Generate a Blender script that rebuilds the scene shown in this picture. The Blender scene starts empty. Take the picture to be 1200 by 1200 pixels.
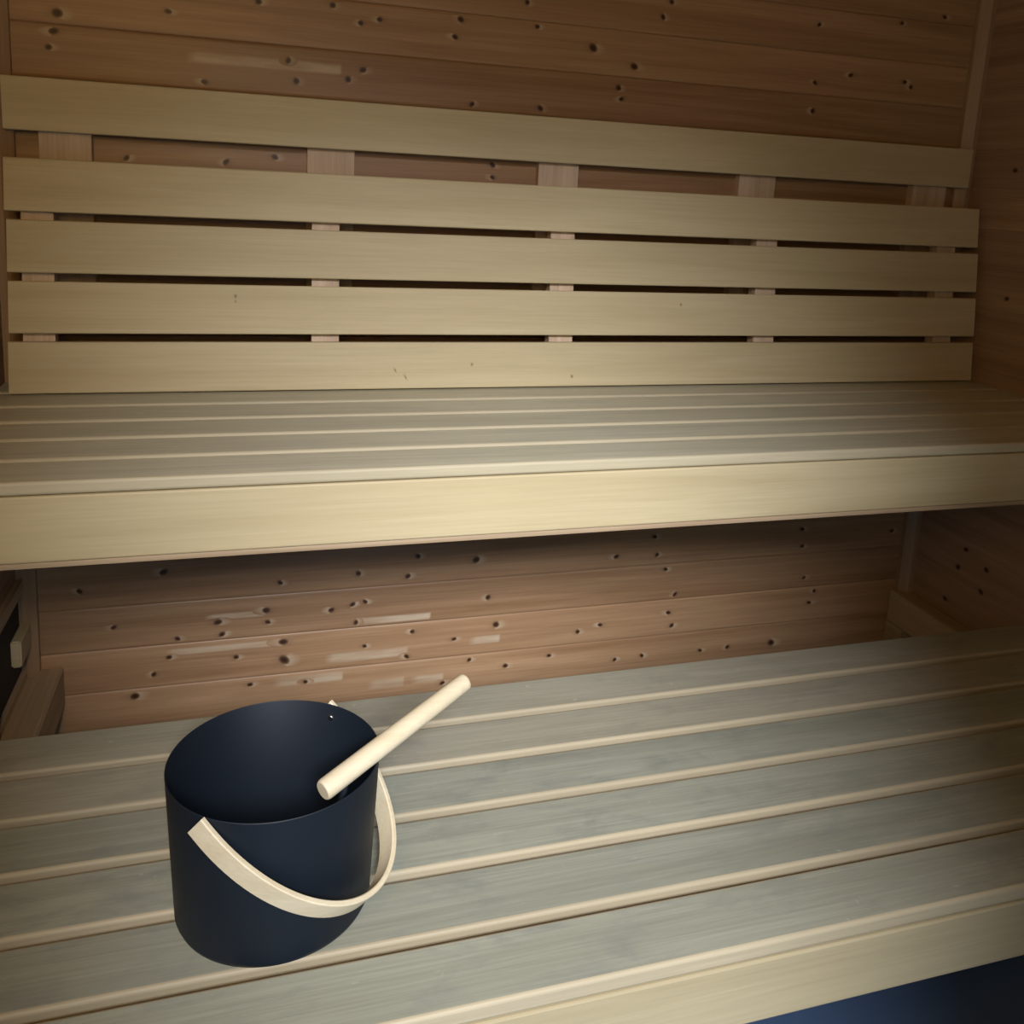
import bpy, bmesh, math, random
from mathutils import Vector, Matrix
random.seed(7)
C = bpy.context.scene.collection
PI = math.pi

# ------------------------------------------------------------------ camera, world, lights, exposure
cam_d = bpy.data.cameras.new('camera'); cam = bpy.data.objects.new('camera', cam_d); C.objects.link(cam)
cam.location = (-0.42289, -1.78915, 0.84156)
cam.rotation_euler = (1.38639, -0.053285, -0.283182)
cam_d.sensor_width = 36; cam_d.lens = 1033.18/1200*36
cam_d.shift_x = -0.00135; cam_d.shift_y = -0.16058
cam_d.clip_start = 0.01
bpy.context.scene.camera = cam

w = bpy.data.worlds.new('world'); bpy.context.scene.world = w; w.use_nodes = True
w.node_tree.nodes['Background'].inputs[0].default_value = (0.54, 0.78, 1.0, 1)
w.node_tree.nodes['Background'].inputs[1].default_value = 1.8

DOOR_X, DOOR_W, DOOR_TOP, FRONT_Y = -0.27, 0.48, 1.52, -2.15
ld = bpy.data.lights.new('hallway_lamp', 'AREA'); lo = bpy.data.objects.new('hallway_lamp', ld); C.objects.link(lo)
ld.shape = 'DISK'; ld.size = 0.75; ld.energy = 222; ld.color = (0.90, 0.945, 1.08)
lo.location = (-0.52, -3.7, 2.19)
lo.rotation_euler = (Vector((0.05, -0.6, 0.35)) - lo.location).to_track_quat('-Z', 'Y').to_euler()

l2 = bpy.data.lights.new('warm_fill_light', 'AREA'); l2o = bpy.data.objects.new('warm_fill_light', l2); C.objects.link(l2o)  # unseen warm fill, added behind the camera to lift the shadows on the left
l2.shape = 'DISK'; l2.size = 0.5; l2.energy = 5.6; l2.color = (1.0, 0.58, 0.10)
l2o.location = (-0.68, -1.95, 1.15)
l2o.rotation_euler = (Vector((-0.4, 0.0, 0.7)) - l2o.location).to_track_quat('-Z', 'Y').to_euler()

vs = bpy.context.scene.view_settings
vs.view_transform = 'Standard'; vs.look = 'None'; vs.gamma = 1; vs.use_curve_mapping = False
vs.exposure = 0.0

# ------------------------------------------------------------------ materials
def nodes(name):
    m = bpy.data.materials.new(name); m.use_nodes = True
    nt = m.node_tree
    return m, nt, nt.nodes['Principled BSDF']

def wood(name, dark, light, fine=0.25, rough=0.55, axis=0, blotch=None, blotch_amt=0.0, band=7.0, knots=None, pale=None, bump=0.12, vary=0.10, yellow=None):
    """straight-grained board; the grain runs along the local axis given"""
    m, nt, bs = nodes(name); N = nt.nodes; Lk = nt.links
    tc = N.new('ShaderNodeTexCoord'); oi = N.new('ShaderNodeObjectInfo')
    off = N.new('ShaderNodeVectorMath'); off.operation = 'SCALE'; off.inputs[0].default_value = (17.3, 31.7, 23.9)
    Lk.new(oi.outputs['Random'], off.inputs['Scale'])
    add = N.new('ShaderNodeVectorMath'); add.operation = 'ADD'
    Lk.new(tc.outputs['Object'], add.inputs[0]); Lk.new(off.outputs[0], add.inputs[1])
    def scaled(a, b):
        mp = N.new('ShaderNodeVectorMath'); mp.operation = 'MULTIPLY'
        v = [b, b, b]; v[axis] = a; mp.inputs[1].default_value = v
        Lk.new(add.outputs[0], mp.inputs[0]); return mp
    def noise(vec, det=4, rgh=0.55, dist=0.0):
        n = N.new('ShaderNodeTexNoise'); n.inputs['Scale'].default_value = 1; n.inputs['Detail'].default_value = det
        n.inputs['Roughness'].default_value = rgh; n.inputs['Distortion'].default_value = dist
        Lk.new(vec.outputs[0], n.inputs['Vector']); return n
    n1 = noise(scaled(1.1, band*3.2), 5, 0.6, 0.6)
    n2 = noise(scaled(6, 260), 3, 0.6)
    r = N.new('ShaderNodeMapRange'); r.inputs[1].default_value = 0.32; r.inputs[2].default_value = 0.68
    Lk.new(n1.outputs['Fac'], r.inputs[0])
    mx = N.new('ShaderNodeMix'); mx.data_type = 'RGBA'
    mx.inputs['A'].default_value = (*dark, 1); mx.inputs['B'].default_value = (*light, 1)
    Lk.new(r.outputs[0], mx.inputs['Factor'])
    col = mx.outputs['Result']
    # fine fibre streaks
    r2 = N.new('ShaderNodeMapRange'); r2.inputs[1].default_value = 0.3; r2.inputs[2].default_value = 0.7
    r2.inputs[3].default_value = 1-fine*0.5; r2.inputs[4].default_value = 1+fine*0.3
    Lk.new(n2.outputs['Fac'], r2.inputs[0])
    sc = N.new('ShaderNodeVectorMath'); sc.operation = 'SCALE'; Lk.new(col, sc.inputs[0]); Lk.new(r2.outputs[0], sc.inputs['Scale'])
    col = sc.outputs[0]
    # board to board variation
    r3 = N.new('ShaderNodeMapRange'); r3.inputs[3].default_value = 1-vary; r3.inputs[4].default_value = 1+vary
    Lk.new(oi.outputs['Random'], r3.inputs[0])
    sc2 = N.new('ShaderNodeVectorMath'); sc2.operation = 'SCALE'; Lk.new(col, sc2.inputs[0]); Lk.new(r3.outputs[0], sc2.inputs['Scale'])
    col = sc2.outputs[0]
    def mixto(col, fac, colour):
        q = N.new('ShaderNodeMix'); q.data_type = 'RGBA'; q.inputs['B'].default_value = (*colour, 1)
        Lk.new(col, q.inputs['A']); Lk.new(fac, q.inputs['Factor']); return q.outputs['Result']
    if blotch:
        n3 = noise(scaled(9, 22), 6, 0.65, 0.3)
        r4 = N.new('ShaderNodeMapRange'); r4.inputs[1].default_value = 0.5; r4.inputs[2].default_value = 0.72; r4.inputs[4].default_value = blotch_amt
        Lk.new(n3.outputs['Fac'], r4.inputs[0]); col = mixto(col, r4.outputs[0], blotch)
        n5 = noise(scaled(60, 90), 2, 0.5)
        r5 = N.new('ShaderNodeMapRange'); r5.inputs[1].default_value = 0.72; r5.inputs[2].default_value = 0.80; r5.inputs[4].default_value = 0.35
        Lk.new(n5.outputs['Fac'], r5.inputs[0]); col = mixto(col, r5.outputs[0], tuple(min(1, c*1.5) for c in light))
    for att, colour in (('pale', pale), ('knot', knots)):
        if colour:
            a = N.new('ShaderNodeAttribute'); a.attribute_name = att
            if att == 'pale':
                n4 = noise(scaled(8, 60), 3)
                mm = N.new('ShaderNodeMath'); mm.operation = 'MULTIPLY'; Lk.new(a.outputs['Fac'], mm.inputs[0])
                r6 = N.new('ShaderNodeMapRange'); r6.inputs[1].default_value = 0.3; r6.inputs[2].default_value = 0.6; r6.inputs[3].default_value = 0.35; r6.inputs[4].default_value = 1
                Lk.new(n4.outputs['Fac'], r6.inputs[0]); Lk.new(r6.outputs[0], mm.inputs[1])
                col = mixto(col, mm.outputs[0], colour)
            else:
                pw = N.new('ShaderNodeMath'); pw.operation = 'POWER'; pw.inputs[1].default_value = 1.6
                Lk.new(a.outputs['Fac'], pw.inputs[0]); col = mixto(col, pw.outputs[0], colour)
    Lk.new(col, bs.inputs['Base Color'])
    bs.inputs['Roughness'].default_value = rough
    bs.inputs['Specular IOR Level'].default_value = 0.35
    bp = N.new('ShaderNodeBump'); bp.inputs['Strength'].default_value = bump; bp.inputs['Distance'].default_value = 0.002
    Lk.new(n2.outputs['Fac'], bp.inputs['Height']); Lk.new(bp.outputs[0], bs.inputs['Normal'])
    return m

M = {}
M['aspen'] = wood('aspen_board', (0.485, 0.389, 0.211), (0.580, 0.483, 0.282), band=5, vary=0.03, fine=0.12, knots=(0.16, 0.10, 0.05))
M['aspen_up'] = wood('aspen_cleat', (0.52, 0.37, 0.24), (0.68, 0.52, 0.36), axis=2, band=9, vary=0.06)
M['fresh'] = wood('unworn_slat_edge', (0.440, 0.379, 0.242), (0.510, 0.443, 0.286), band=4, vary=0.04, fine=0.15)
M['fresh_dim'] = wood('dimmed_slat_edge', (0.360, 0.300, 0.189), (0.430, 0.360, 0.229), band=4, vary=0.06, fine=0.15)  # same unworn edge wood, dimmed in its colour for the lower bench
M['front'] = wood('dimmed_front_board', (0.380, 0.310, 0.176), (0.460, 0.384, 0.229), band=5, vary=0.03, fine=0.12)  # board wood darkened to offset the beam, too bright near the door
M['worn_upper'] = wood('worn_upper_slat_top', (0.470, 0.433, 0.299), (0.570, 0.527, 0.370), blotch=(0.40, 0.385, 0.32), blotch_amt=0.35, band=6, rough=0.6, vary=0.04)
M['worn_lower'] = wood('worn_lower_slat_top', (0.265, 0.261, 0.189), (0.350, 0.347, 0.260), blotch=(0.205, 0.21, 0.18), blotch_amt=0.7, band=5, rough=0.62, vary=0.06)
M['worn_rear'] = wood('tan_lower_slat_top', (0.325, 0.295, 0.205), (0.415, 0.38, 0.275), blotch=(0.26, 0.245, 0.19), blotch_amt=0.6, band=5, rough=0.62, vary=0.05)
M['spruce'] = wood('spruce_panel', (0.30, 0.165, 0.078), (0.44, 0.27, 0.14), band=8, rough=0.42, knots=(0.045, 0.018, 0.008), pale=(0.62, 0.50, 0.34), vary=0.10)
M['spruce_y'] = wood('spruce_panel_side', (0.26, 0.15, 0.085), (0.38, 0.24, 0.14), axis=1, band=8, rough=0.5, knots=(0.045, 0.018, 0.008), vary=0.10)
M['spruce_z'] = wood('spruce_upright', (0.29, 0.18, 0.095), (0.39, 0.255, 0.145), axis=2, band=8, rough=0.5, vary=0.08)
M['ledger'] = wood('spruce_ledger', (0.36, 0.25, 0.145), (0.48, 0.36, 0.22), axis=1, band=6, rough=0.55, knots=(0.05, 0.02, 0.01), vary=0.08)
M['ledger_x'] = wood('spruce_edge_strip', (0.36, 0.25, 0.145), (0.48, 0.36, 0.22), band=6, vary=0.05)
M['birch'] = wood('birch_handle', (0.62, 0.51, 0.31), (0.72, 0.62, 0.42), axis=0, band=6, rough=0.5, fine=0.12, vary=0.02)

def plain(name, col, rough=0.5, metal=0.0, var=0.15, scale=8.0, spec=0.5):
    m, nt, bs = nodes(name); N = nt.nodes
    tc = N.new('ShaderNodeTexCoord'); n = N.new('ShaderNodeTexNoise'); n.inputs['Scale'].default_value = scale; n.inputs['Detail'].default_value = 4
    nt.links.new(tc.outputs['Object'], n.inputs['Vector'])
    mx = N.new('ShaderNodeMix'); mx.data_type = 'RGBA'
    mx.inputs['A'].default_value = (*[c*(1-var) for c in col], 1); mx.inputs['B'].default_value = (*[c*(1+var) for c in col], 1)
    nt.links.new(n.outputs['Fac'], mx.inputs['Factor']); nt.links.new(mx.outputs['Result'], bs.inputs['Base Color'])
    bs.inputs['Roughness'].default_value = rough; bs.inputs['Metallic'].default_value = metal
    bs.inputs['Specular IOR Level'].default_value = spec
    return m
M['black'] = plain('black_lacquered_steel', (0.0070, 0.0115, 0.0175), 0.55, 0.0, 0.10, 30, 0.28)
M['steel'] = plain('steel_rivet', (0.6, 0.6, 0.6), 0.3, 1.0)
M['floor'] = plain('dark_blue_floor', (0.075, 0.125, 0.22), 0.5, 0.0, 0.15, 6)
M['dark'] = plain('dark_void', (0.02, 0.017, 0.014), 0.8)
M['felt'] = plain('wall_backing', (0.06, 0.04, 0.028), 0.9)

# ------------------------------------------------------------------ helpers
def obj(name, me, mat=None, parent=None, loc=(0, 0, 0)):
    if isinstance(me, bmesh.types.BMesh):
        bm = me; me = bpy.data.meshes.new(name); bm.to_mesh(me); bm.free()
        for m in (mat if isinstance(mat, (list, tuple)) else [mat]):
            me.materials.append(m)
    o = bpy.data.objects.new(name, me); C.objects.link(o); o.location = loc
    if parent: o.parent = parent
    return o

def thing(name, label, cat, loc=(0, 0, 0), group=None):
    o = bpy.data.objects.new(name, None); C.objects.link(o); o.location = loc; o.empty_display_size = 0.05
    o['label'] = label; o['category'] = cat
    if group: o['group'] = group
    return o

def struct(name, bm, mat):
    o = obj(name, bm, mat); o['kind'] = 'structure'; return o

def box(bm, x0, x1, y0, y1, z0, z1, mi=0):
    v = [bm.verts.new(p) for p in ((x0,y0,z0),(x1,y0,z0),(x1,y1,z0),(x0,y1,z0),(x0,y0,z1),(x1,y0,z1),(x1,y1,z1),(x0,y1,z1))]
    for f in ((3,2,1,0),(4,5,6,7),(0,1,5,4),(1,2,6,5),(2,3,7,6),(3,0,4,7)):
        bm.faces.new([v[i] for i in f]).material_index = mi
    return bm

def profile(w, t, r, n=3):
    """rounded rectangle, w along y (from 0), t along z (top at 0)"""
    pts = []
    for cx, cy, a0 in ((w-r, -r, 0), (r, -r, 90), (r, -t+r, 180), (w-r, -t+r, 270)):
        for k in range(n+1):
            a = math.radians(a0+90*k/n); pts.append((cx+r*math.cos(a), cy+r*math.sin(a)))
    return pts

def board(x0, x1, pts, worn=False):
    """extrude a (y,z) profile along x; slot 1 on flat upward faces when worn"""
    bm = bmesh.new()
    A = [bm.verts.new((x0, y, z)) for y, z in pts]; B = [bm.verts.new((x1, y, z)) for y, z in pts]
    n = len(pts)
    for i in range(n):
        j = (i+1) % n
        f = bm.faces.new((A[i], B[i], B[j], A[j])); f.smooth = math.dist(pts[i], pts[j]) < 0.006
        if worn and pts[i][1] > -1e-6 and pts[j][1] > -1e-6: f.material_index = 1
    bm.faces.new(A); bm.faces.new(B[::-1])
    bmesh.ops.recalc_face_normals(bm, faces=bm.faces)
    for e in bm.edges:
        if len(e.link_faces) == 2 and e.calc_face_angle(0) > 0.7: e.smooth = False
    return bm

def plank_mesh(name, x0, x1, h, t, knots=(), pales=(), r=0.006, mat=None, gap=0.0006, dep=0.0016):
    """wall board: face at y=0, body behind (y>0), bottom z=0; soft rounded long edges; knots are real inset ovals of dark wood"""
    bm = bmesh.new()
    kn = bm.verts.layers.float.new('knot'); pl = bm.verts.layers.float.new('pale')
    g = gap/2; d = dep; pts = [(t, g), (d, g), (d*0.45, g+r*0.3), (d*0.12, g+r*0.65), (0, g+r), (0, h-g-r), (d*0.12, h-g-r*0.65), (d*0.45, h-g-r*0.3), (d, h-g), (t, h-g)]
    A = [bm.verts.new((x0, y, z)) for y, z in pts]; B = [bm.verts.new((x1, y, z)) for y, z in pts]
    for i in range(len(pts)):
        j = (i+1) % len(pts); f = bm.faces.new((A[i], A[j], B[j], B[i])); f.smooth = False
    bm.faces.new(A[::-1]); bm.faces.new(B)
    bmesh.ops.recalc_face_normals(bm, faces=bm.faces)
    for (kx, kz, s) in knots:
        rx, rz = 0.0054*s*random.uniform(0.85, 1.15), 0.0048*s*random.uniform(0.8, 1.2)
        kz = min(max(kz, g+r+rz*1.2), h-g-r-rz*1.2)
        prev = None; rings = []
        sk = random.uniform(-0.4, 0.4); side = random.choice((0.2, PI-0.2, -0.6))
        for fr, val in ((0.45, 1.0), (0.9, 0.85), (1.35, 0.35), (2.6, 0.0)):
            ring = []
            for k in range(12):
                a = 2*PI*k/12; ex = fr*rx*(1.0 if fr < 1.5 else 1.5); ez = fr*rz*(1.0 if fr < 1.5 else 0.75)
                q = bm.verts.new((kx+ex*math.cos(a)+sk*ez*math.sin(a), -0.0004 if fr < 2 else -0.0002, min(max(kz+ez*math.sin(a), g+r*0.9), h-g-r*0.9))); q[kn] = val; ring.append(q)
                if 1 < fr < 1.5 and math.cos(a-side) > 0.3: q[kn] = 0.05; q[pl] = 0.55  # pale crescent beside the knot, a highlight painted into the colour
            rings.append(ring)
        bm.faces.new(rings[0])
        for a_, b_ in zip(rings, rings[1:]):
            for k in range(12):
                try: bm.faces.new((a_[k], b_[k], b_[(k+1) % 12], a_[(k+1) % 12]))
                except ValueError: pass
    for (xa, xb, zc, hh) in pales:
        zc = min(max(zc, g+r+hh/2), h-g-r-hh/2)
        e = 0.012; hz = hh/2
        xs = (xa-e*1.5, xa, xb, xb+e*0.4); zs = (zc-hz*1.25, zc-hz*0.7, zc+hz*0.7, zc+hz*1.25)
        G = [[bm.verts.new((x, -0.0002, z)) for z in zs] for x in xs]
        for i in (1, 2):
            for j in (1, 2): G[i][j][pl] = 0.6 if i == 1 else 0.75
        for i in range(3):
            for j in range(3): bm.faces.new((G[i][j], G[i+1][j], G[i+1][j+1], G[i][j+1]))
    for f in bm.faces:
        f.normal_update()
        if f.normal.y > 0.9 and f.calc_center_median().y < t*0.5: f.normal_flip()
    me = bpy.data.meshes.new(name); bm.to_mesh(me); bm.free(); me.materials.append(mat)
    return me

def pin_knots(bm, spots):
    """small dark pin knots on the face y=0 of a board"""
    kn = bm.verts.layers.float.new('knot')
    for x, z, rx, rz, sl in spots:
        rings = []
        for fr, val in ((0.4, 0.9), (1.0, 0.5), (2.2, 0.0)):
            ring = []
            for k in range(10):
                a = 2*PI*k/10; p, q = fr*rx*math.cos(a), fr*rz*math.sin(a)
                v = bm.verts.new((x+p*math.cos(sl)-q*math.sin(sl), -0.0003 if fr < 2 else -0.0001, z+p*math.sin(sl)+q*math.cos(sl))); v[kn] = val; ring.append(v)
            rings.append(ring)
        bm.faces.new(rings[0])
        for a_, b_ in zip(rings, rings[1:]):
            for k in range(10): bm.faces.new((a_[k], a_[(k+1) % 10], b_[(k+1) % 10], b_[k]))
    return bm

def tube(bm, pts, r, seg=12, cap=True):
    pts = [Vector(p) for p in pts]; rings = []
    for i, p in enumerate(pts):
        t = (pts[min(i+1, len(pts)-1)]-pts[max(i-1, 0)]).normalized()
        u = t.cross(Vector((0, 0, 1)));
        if u.length < 1e-3: u = t.cross(Vector((1, 0, 0)))
        u.normalize(); v = t.cross(u)
        rr = r[i] if isinstance(r, (list, tuple)) else r
        rings.append([bm.verts.new(p+rr*(math.cos(2*PI*k/seg)*u+math.sin(2*PI*k/seg)*v)) for k in range(seg)])
    for a, b in zip(rings, rings[1:]):
        for k in range(seg): bm.faces.new((a[k], a[(k+1) % seg], b[(k+1) % seg], b[k])).smooth = True
    if cap: bm.faces.new(rings[0][::-1]); bm.faces.new(rings[-1])
    bmesh.ops.recalc_face_normals(bm, faces=bm.faces)
    return bm

def lathe(prof, seg=96):
    bm = bmesh.new(); rings = []
    for r, z in prof:
        if r < 1e-6: rings.append([bm.verts.new((0, 0, z))])
        else: rings.append([bm.verts.new((r*math.cos(2*PI*k/seg), r*math.sin(2*PI*k/seg), z)) for k in range(seg)])
    for a, b in zip(rings, rings[1:]):
        for k in range(seg):
            k2 = (k+1) % seg
            if len(a) == 1: f = bm.faces.new((a[0], b[k2], b[k]))
            elif len(b) == 1: f = bm.faces.new((a[k], a[k2], b[0]))
            else: f = bm.faces.new((a[k], a[k2], b[k2], b[k]))
            f.smooth = True
    bmesh.ops.recalc_face_normals(bm, faces=bm.faces)
    for e in bm.edges:
        if len(e.link_faces) == 2 and e.calc_face_angle(0) > 0.8: e.smooth = False
    return bm

# ------------------------------------------------------------------ the room
XL, XR, ZF, ZC = -0.855, 1.2317, -0.45, 1.65
PT = 0.014
def wall_box(name, *a): return struct(name, box(bmesh.new(), *a), M['felt'])
floor = struct('floor', box(bmesh.new(), XL-0.06, XR+0.06, FRONT_Y-0.06, 0.06, ZF-0.05, ZF), M['floor'])
ceiling = wall_box('ceiling', XL-0.06, XR+0.06, FRONT_Y-0.06, 0.06, ZC+PT, ZC+0.06)
wall_back = wall_box('wall_back', XL-0.06, XR+0.06, PT, 0.06, ZF, ZC+PT)
wall_left = wall_box('wall_left', XL-0.06, XL-PT, FRONT_Y, PT, ZF, ZC+PT)
wall_right = wall_box('wall_right', XR+PT, XR+0.06, FRONT_Y, PT, ZF, ZC+PT)
bm = bmesh.new()
box(bm, XL-0.06, DOOR_X-DOOR_W/2, FRONT_Y-0.06, FRONT_Y, ZF, ZC+PT)
box(bm, DOOR_X+DOOR_W/2, XR+0.06, FRONT_Y-0.06, FRONT_Y, ZF, ZC+PT)
box(bm, DOOR_X-DOOR_W/2, DOOR_X+DOOR_W/2, FRONT_Y-0.06, FRONT_Y, DOOR_TOP, ZC+PT)
wall_front = struct('wall_front', bm, M['spruce'])
bm = bmesh.new()
for s in (-1, 1):
    xe = DOOR_X+s*DOOR_W/2
    box(bm, min(xe, xe+s*0.06), max(xe, xe+s*0.06), FRONT_Y, FRONT_Y+0.02, ZF, DOOR_TOP+0.06)
box(bm, DOOR_X-DOOR_W/2, DOOR_X+DOOR_W/2, FRONT_Y, FRONT_Y+0.02, DOOR_TOP, DOOR_TOP+0.06)
struct('door_1', bm, M['spruce_z'])

KN = [(-0.75,1.092,1.5),(-0.757,1.063,1.3),(-0.766,1.033,1.0),(-0.568,1.113,1.0),(-0.411,1.146,1.0),(-0.276,1.157,1.0),(-0.357,1.046,1.0),(-0.342,1.01,1.0),(-0.507,0.995,1.0),(-0.223,1.127,1.0),(-0.187,1.137,1.0),(-0.028,1.157,1.0),(0.131,1.16,1.0),(0.107,1.199,1.0),(-0.038,1.119,1.0),(0.254,1.125,1.4),(0.349,1.096,1.4),(0.317,1.05,1.0),(0.325,1.028,1.0),(-0.217,1.041,1.0),(-0.245,1.021,1.0),(0.002,0.987,1.0),(0.147,0.996,1.0),(0.423,1.233,1.0),(0.406,1.201,1.0),(0.785,1.223,1.0),(1.001,1.25,1.0),(1.116,1.272,1.0),(0.881,1.123,1.0),(1.029,1.12,1.0),(1.047,1.11,1.0),(0.79,1.099,1.0),(0.792,1.038,1.0),(-0.644,0.849,1.0),(-0.381,0.866,1.0),(-0.47,0.852,1.0),(0.051,0.876,1.0),(0.052,0.851,1.0),
(-0.595,0.032,1.4),(-0.367,-0.01,1.0),(-0.751,0.003,1.0),(-0.492,-0.088,1.4),(-0.395,-0.07,1.5),(-0.392,-0.097,1.0),(-0.26,-0.082,1.0),(-0.484,-0.116,1.0),(-0.571,-0.12,1.0),(-0.588,-0.157,1.0),(-0.456,-0.171,1.0),(-0.36,-0.146,1.5),(-0.358,-0.188,2.0),(-0.618,-0.192,1.0),(-0.655,-0.237,1.6),(-0.428,-0.238,1.0),(-0.313,-0.245,1.0),(-0.691,-0.08,1.0),(-0.204,-0.002,1.0),(-0.075,0.028,1.0),(-0.096,-0.017,1.0),(0.057,0.01,1.3),(-0.188,-0.069,1.0),(-0.215,-0.073,1.0),(-0.207,-0.119,1.0),(0.089,-0.083,1.0),(-0.082,-0.15,1.0),(-0.187,-0.174,1.0),(0.014,-0.178,1.0),(0.111,-0.152,1.3),(-0.093,-0.215,1.0),(0.052,-0.233,1.0),(0.139,-0.258,1.0),(-0.009,-0.284,1.0),(0.245,-0.244,1.0),(0.313,-0.19,1.0),(0.369,-0.178,1.0),(0.414,-0.273,1.0),(0.485,-0.27,1.0),(0.546,-0.163,1.0),(0.558,-0.198,1.0),(0.559,-0.129,1.0),(0.528,-0.049,1.0),(0.502,-0.01,1.0),(0.492,0.036,1.0),(0.397,-0.007,1.0),(0.897,0.03,1.0),(0.903,-0.016,1.0),(0.919,-0.102,1.0),(0.954,-0.14,1.0),(0.943,-0.172,1.0),(1.168,0.008,1.0),(0.643,-0.273,1.0),(0.719,-0.272,1.0),(0.844,-0.273,1.6)]
PAL = [(-0.58,-0.377,-0.147,0.0135),(-0.501,-0.402,-0.076,0.012),(-0.201,-0.045,-0.123,0.015),(-0.255,-0.094,-0.196,0.021),(0.066,0.119,-0.187,0.018),(-0.161,-0.1,-0.269,0.021),(-0.065,-0.01,-0.269,0.018),(-0.363,-0.236,-0.239,0.021),(-0.521,-0.261,1.038,0.018)]
RK = [(-0.181,0.03,1.2),(-0.166,-0.032,1.2),(-0.248,0.008,1.2),(-0.177,-0.219,1.2),(-0.141,-0.125,1.2),(-0.154,0.93,1.2),(-0.186,0.642,1.2),(-0.243,-0.042,1.2)]
PH = 0.0925; Z0 = 1.0735-17*PH            # lowest full joint under the frame; boards run up from there
zs = [Z0+k*PH for k in range(0, 24)]
for z in zs:
    z_lo = max(z, ZF); z_hi = min(z+PH, ZC)
    if z_hi-z_lo < 0.02: continue
    h = z_hi-z_lo
    ks = [(x, kz-z_lo, s) for x, kz, s in KN if z_lo <= kz < z_hi]
    ps = [(a, b, kz-z_lo, hh) for a, b, kz, hh in PAL if z_lo <= kz < z_hi]
    me = plank_mesh('plank', XL, XR, h, PT, ks, ps, mat=M['spruce'])
    obj('plank', me, parent=wall_back, loc=(0, 0, z_lo))
for side, wl in (('r', wall_right), ('l', wall_left)):
    for z in zs:
        z_lo = max(z, ZF); z_hi = min(z+PH, ZC)
        if z_hi-z_lo < 0.02: continue
        ks = [(y, kz-z_lo, s) for y, kz, s in RK if z_lo <= kz < z_hi] if side == 'r' else []
        for _ in range(3): ks.append((random.uniform(-2.1, -0.45), random.uniform(0.02, 0.07), random.uniform(0.7, 1.3)))
        me = plank_mesh('plank', FRONT_Y, 0, z_hi-z_lo, PT, ks, mat=M['spruce_y'], dep=0.0004, gap=0.0003)
        # local x runs along the room's depth: x,y,z -> (+-y, x, z)
        if side == 'r': mt = Matrix(((0, 1, 0, 0), (1, 0, 0, 0), (0, 0, 1, 0), (0, 0, 0, 1)))
        else: mt = Matrix(((0, -1, 0, 0), (1, 0, 0, 0), (0, 0, 1, 0), (0, 0, 0, 1)))
        me.transform(mt)
        if side == 'r': me.flip_normals()
        obj('plank', me, parent=wl, loc=(XR if side == 'r' else XL, 0, z_lo))
n = 16; pw = (0-FRONT_Y)/n
cp = None
for k in range(n):
    bmx = board(XL, XR, [(y, z) for y, z in profile(pw-0.003, PT, 0.004)])
    if cp is None: cp = obj('plank', bmx, M['spruce'], ceiling, (0, FRONT_Y, ZC+PT)); me_c = cp.data
    else: bmx.free(); obj('plank', me_c, parent=ceiling, loc=(0, FRONT_Y+k*pw, ZC+PT))
# corner beads
for i, x in ((1, XL), (2, XR)):
    bm = bmesh.new(); s = 1 if i == 1 else -1
    pts = [(0, 0), (s*0.03, 0), (s*0.03, -0.012), (s*0.022, -0.02), (s*0.012, -0.03), (0, -0.03)]
    lo_z = -0.155
    A = [bm.verts.new((x+a, b, lo_z)) for a, b in pts]; B = [bm.verts.new((x+a, b, ZC)) for a, b in pts]
    for k in range(6): bm.faces.new((A[k], A[(k+1) % 6], B[(k+1) % 6], B[k]))
    bm.faces.new(A); bm.faces.new(B); bmesh.ops.recalc_face_normals(bm, faces=bm.faces)
    struct('trim_%d' % i, bm, M['spruce_z'])

# ------------------------------------------------------------------ benches
def bench(name, label, yF, z, ns, pitch, sw, th, fas_h, drop, mt_worn, fas_out, rad, mt_edge, mt_front):
    t = thing(name, label, 'bench', ((XL+XR)/2, yF, z))
    ox = (XL+XR)/2; x0, x1 = XL-ox, XR-ox
    first = None
    for k in range(ns):
        if first is None:
            first = obj('slat', board(x0, x1, profile(sw, th, rad, 4), True), [mt_edge, mt_worn], t, (0, -0.003, 0)); me = first.data
        else:
            o = first.copy(); C.objects.link(o); o.parent = t; o.location = (0, -0.003+k*pitch, 0)
    if not drop:                                # the two rear boards are less trodden and keep their tan colour
        rear = [o for o in t.children if o.name.startswith('slat')][-2:]; me2 = me.copy(); me2.materials[1] = M['worn_rear']
        for o in rear: o.data = me2
    fa = obj('front_board', board(x0, x1, profile(0.02, fas_h, 0.0025, 2)), mt_front, t, (0, -fas_out, -th-0.0012))
    rl = obj('support_rail', board(x0, x1, profile(0.035, fas_h-0.002, 0.002, 2)), M['aspen'], t, (0, 0.020-fas_out, -th-0.0012))
    if drop: obj('edge_strip', board(x0, x1, [(y, q) for y, q in profile(0.03, drop, 0.0012, 2)]), M['ledger_x'], t, (0, 0.003-fas_out, -th-fas_h-0.0022))
    for xx in (-0.62, 0.0, 0.62):
        d = ns*pitch-0.08
        obj('cross_bearer', box(bmesh.new(), xx-0.022, xx+0.022, 0.056, d, -th-0.06, -th-0.0005), M['ledger'], t)
    return t
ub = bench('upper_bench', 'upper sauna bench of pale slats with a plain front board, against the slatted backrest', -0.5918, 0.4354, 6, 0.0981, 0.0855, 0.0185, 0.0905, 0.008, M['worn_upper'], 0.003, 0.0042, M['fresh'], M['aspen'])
lb = bench('lower_bench', 'lower sauna bench of greyed worn slats that the black bucket stands on', -1.0435, 0.0, 6, 0.0981, 0.0855, 0.0215, 0.0845, 0.0, M['worn_lower'], 0.0045, 0.0045, M['fresh_dim'], M['front'])

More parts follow.
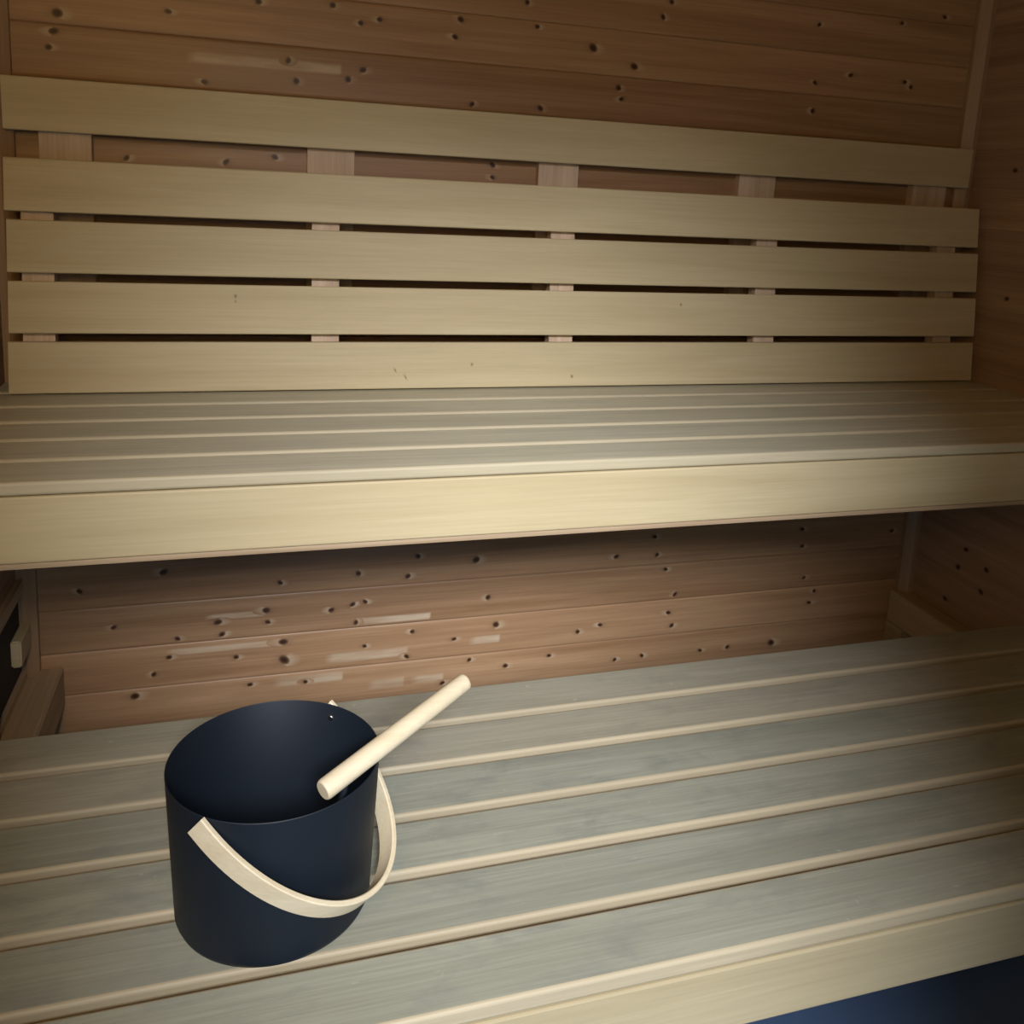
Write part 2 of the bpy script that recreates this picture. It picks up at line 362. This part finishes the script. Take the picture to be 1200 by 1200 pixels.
# ------------------------------------------------------------------ leaning backrest
TH = math.radians(6.9225)
br = thing('slatted_backrest', 'leaning backrest of four wide pale slats standing on the upper bench', 'backrest', (0.1947, -0.1368, 0.4391))
br.rotation_euler = (-TH, 0, 0)
SH, SG = 0.0903, 0.0143
first = None
for k in range(4):
    if first is None:
        pts = [(y, z+SH) for y, z in profile(0.02, SH, 0.0025, 3)]
        plain_slat = bpy.data.meshes.new('slat'); bq = board(-1.0185, 1.0185, pts); bq.to_mesh(plain_slat); bq.free(); plain_slat.materials.append(M['aspen'])
        first = obj('slat', pin_knots(board(-1.0185, 1.0185, pts), [(-0.353, 0.036, 0.0014, 0.004, 0.5), (-0.333, 0.0224, 0.0013, 0.005, 0.5), (-0.201, 0.0465, 0.0022, 0.0028, 0), (0.010, 0.0206, 0.0024, 0.003, 0)]), M['aspen'], br)
    elif k == 1:
        second = obj('slat', pin_knots(board(-1.0185, 1.0185, pts), [(-0.648, 0.0697, 0.0022, 0.003, 0), (-0.648, 0.060, 0.0013, 0.0018, 0), (0.250, 0.0657, 0.002, 0.0026, 0)]), M['aspen'], br, (0.0015, 0, SH+SG))
    else:
        o = second.copy(); o.data = plain_slat; C.objects.link(o); o.parent = br
        o.location = ((0, 0.0015, 0.001, -0.002)[k], 0, k*(SH+SG))
for xa in (-0.805, -0.315, 0.160, 0.635, 1.115):
    obj('cleat', box(bmesh.new(), xa-0.1947, xa-0.1947+0.051, 0.0202, 0.046, 0.01, 4*SH+3*SG-0.012), M['aspen_up'], br)

# top board screwed on wall battens
tb = thing('headrest_board', 'single long board above the slatted backrest, held off the wall by short battens', 'headrest', (0.1895, -0.02, 0.8867))
obj('board', board(-1.0245, 1.0245, [(y-0.0206, z+0.091) for y, z in profile(0.0204, 0.091, 0.0025, 3)]), M['aspen'], tb)
for a, b in ((-0.784, -0.699), (-0.321, -0.232), (0.145, 0.232), (0.612, 0.703), (1.076, 1.170)):
    obj('batten', box(bmesh.new(), a-0.1895, b-0.1895, 0.0, 0.02, -0.33, 0.082), M['aspen_up'], tb)

# ------------------------------------------------------------------ ledgers that carry the lower bench, and uprights
for s, x in (('left', XL), ('right', XR)):
    d = 1 if s == 'left' else -1
    t = thing('bench_ledger', 'spruce support rail along the %s wall, running under the lower bench' % s, 'rail', (x, -0.5, -0.24), 'rails on the side walls')
    wd = 0.07 if s == 'left' else 0.045
    bm = box(bmesh.new(), min(0, d*wd), max(0, d*wd), -0.52, 0.5-0.001, 0.0, 0.085)
    bmesh.ops.bevel(bm, geom=bm.edges, offset=0.003, segments=2, affect='EDGES')
    obj('rail', bm, M['ledger'], t)
    bm = box(bmesh.new(), min(0, d*0.045), max(0, d*0.045), 0.44, 0.499, -0.21, -0.0008)
    bmesh.ops.bevel(bm, geom=bm.edges, offset=0.002, segments=1, affect='EDGES')
    obj('post', bm, M['ledger'], t)

# ------------------------------------------------------------------ air vent on the left wall under the upper bench
av = thing('air_vent', 'dark wall vent with a pale wooden slider on the left wall under the upper bench', 'vent', (XL, -0.07, -0.05))
bm = bmesh.new()
box(bm, 0.0, 0.012, -0.16, 0.10, 0.075, 0.10); box(bm, 0.0, 0.012, -0.16, 0.10, -0.115, -0.09)
box(bm, 0.0, 0.012, 0.085, 0.11, -0.115, 0.10); box(bm, 0.0, 0.012, -0.18, -0.155, -0.115, 0.10)
obj('frame', bm, M['ledger'], av)
obj('opening', box(bmesh.new(), 0.0005, 0.002, -0.155, 0.085, -0.09, 0.075), M['dark'], av)
bm = box(bmesh.new(), 0.002, 0.02, -0.03, 0.07, -0.045, 0.008); bmesh.ops.bevel(bm, geom=bm.edges, offset=0.003, segments=2, affect='EDGES')
obj('slider', bm, M['aspen'], av)

# ------------------------------------------------------------------ bucket
BX, BY, R0, R1, BH = -0.398, -0.852, 0.1110, 0.1185, 0.1840
OVAL = Matrix.Diagonal((1, 0.925, 1, 1))      # the sheet is sprung slightly oval by the handle
bk = thing('sauna_bucket', 'black metal sauna bucket with a bent wooden carrying handle on the lower bench', 'bucket', (BX, BY, 0))
wt = 0.0016
prof = [(0, 0), (R0-0.008, 0), (R0-0.0025, 0.0022), (R0, 0.008), (R1, BH-0.0008), (R1-wt/2, BH), (R1-wt, BH-0.0008), (R0-wt, 0.009), (R0-0.008, 0.0035), (0, 0.0035)]
sh = lathe(prof, 128); sh.transform(OVAL)
obj('shell', sh, M['black'], bk)
# bent handle
PHI, TILT, HA, HB, HZ = -2.215, 0.70, 0.1216, 0.1755, 0.1665
u = Vector((math.cos(PHI), math.sin(PHI), 0)); nn = Vector((-math.sin(PHI), math.cos(PHI), 0))
dd = math.cos(TILT)*nn+math.sin(TILT)*Vector((0, 0, -1))
wv = u.cross(dd).normalized()
cpts = []
for k in range(65):
    a = PI*k/64
    cpts.append(HA*math.cos(a)*u + HB*math.sin(a)*dd)
ext = 0.026
cpts = [cpts[0]-ext*0.5*dd, cpts[0]-ext*0.25*dd]+cpts+[cpts[-1]-ext*0.3*dd, cpts[-1]-ext*0.6*dd]
bm = bmesh.new(); rings = []
sw_, st_ = 0.0138, 0.0032
sec = [(sw_-0.0012, st_), (sw_, st_-0.0012), (sw_, -st_+0.0012), (sw_-0.0012, -st_), (-sw_+0.0012, -st_), (-sw_, -st_+0.0012), (-sw_, st_-0.0012), (-sw_+0.0012, st_)]
for i, p in enumerate(cpts):
    tg = (cpts[min(i+1, len(cpts)-1)]-cpts[max(i-1, 0)]).normalized(); nr = wv.cross(tg)
    rings.append([bm.verts.new(p+a*wv+b*nr) for a, b in sec])
for a, b in zip(rings, rings[1:]):
    for k in range(8): bm.faces.new((a[k], a[(k+1) % 8], b[(k+1) % 8], b[k])).smooth = True
bm.faces.new(rings[0]); bm.faces.new(rings[-1]); bmesh.ops.recalc_face_normals(bm, faces=bm.faces)
for e in bm.edges:
    if len(e.link_faces) == 2 and e.calc_face_angle(0) > 0.6: e.smooth = False
bm.transform(OVAL)
obj('handle', bm, M['birch'], bk, (0, 0, HZ))
for s in (1, -1):
    rp = u*s*(R1-0.0012)
    bm = bmesh.new(); tube(bm, [rp-u*s*0.003, rp-u*s*0.0022, rp+u*s*0.004], [0.0025, 0.0038, 0.0038], 14)
    bm.transform(OVAL)
    rv = obj('rivet', bm, M['steel'], bk, (0, 0, HZ)); rv['label'] = 'small steel rivet of the handle'

# ------------------------------------------------------------------ ladle
N_ = Vector((-0.35019, -0.92332, 0.18341)); F_ = Vector((-0.16491, -0.80635, 0.22216))
ldl = thing('sauna_ladle', 'sauna ladle with a round pale wooden grip leaning over the rim of the black bucket', 'ladle', (-0.40, -0.86, 0.004))
o0 = ldl.location.copy(); dv = (F_-N_).normalized()
bm = bmesh.new()
Lg = (F_-N_).length
tube(bm, [N_-o0, N_+dv*0.0015-o0, N_+dv*0.004-o0, N_+dv*Lg*0.5-o0, F_-dv*0.004-o0, F_-dv*0.0015-o0, F_-o0], [0.0100, 0.0112, 0.0118, 0.0115, 0.0110, 0.0103, 0.0085], 24)
obj('grip', bm, M['birch'], ldl)
bm = bmesh.new(); tube(bm, [N_+dv*0.032-o0, N_+dv*0.030-o0-Vector((0, 0, 0.02)), Vector((0.058, -0.056, 0.12)), Vector((0.060, -0.046, 0.035))], 0.004, 10)
obj('stem', bm, M['black'], ldl)
cup = lathe([(0, 0), (0.03, 0), (0.036, 0.004), (0.040, 0.04), (0.0385, 0.04), (0.0345, 0.006), (0, 0.004)], 40)
obj('cup', cup, M['black'], ldl, (0.022, -0.034, 0.0))
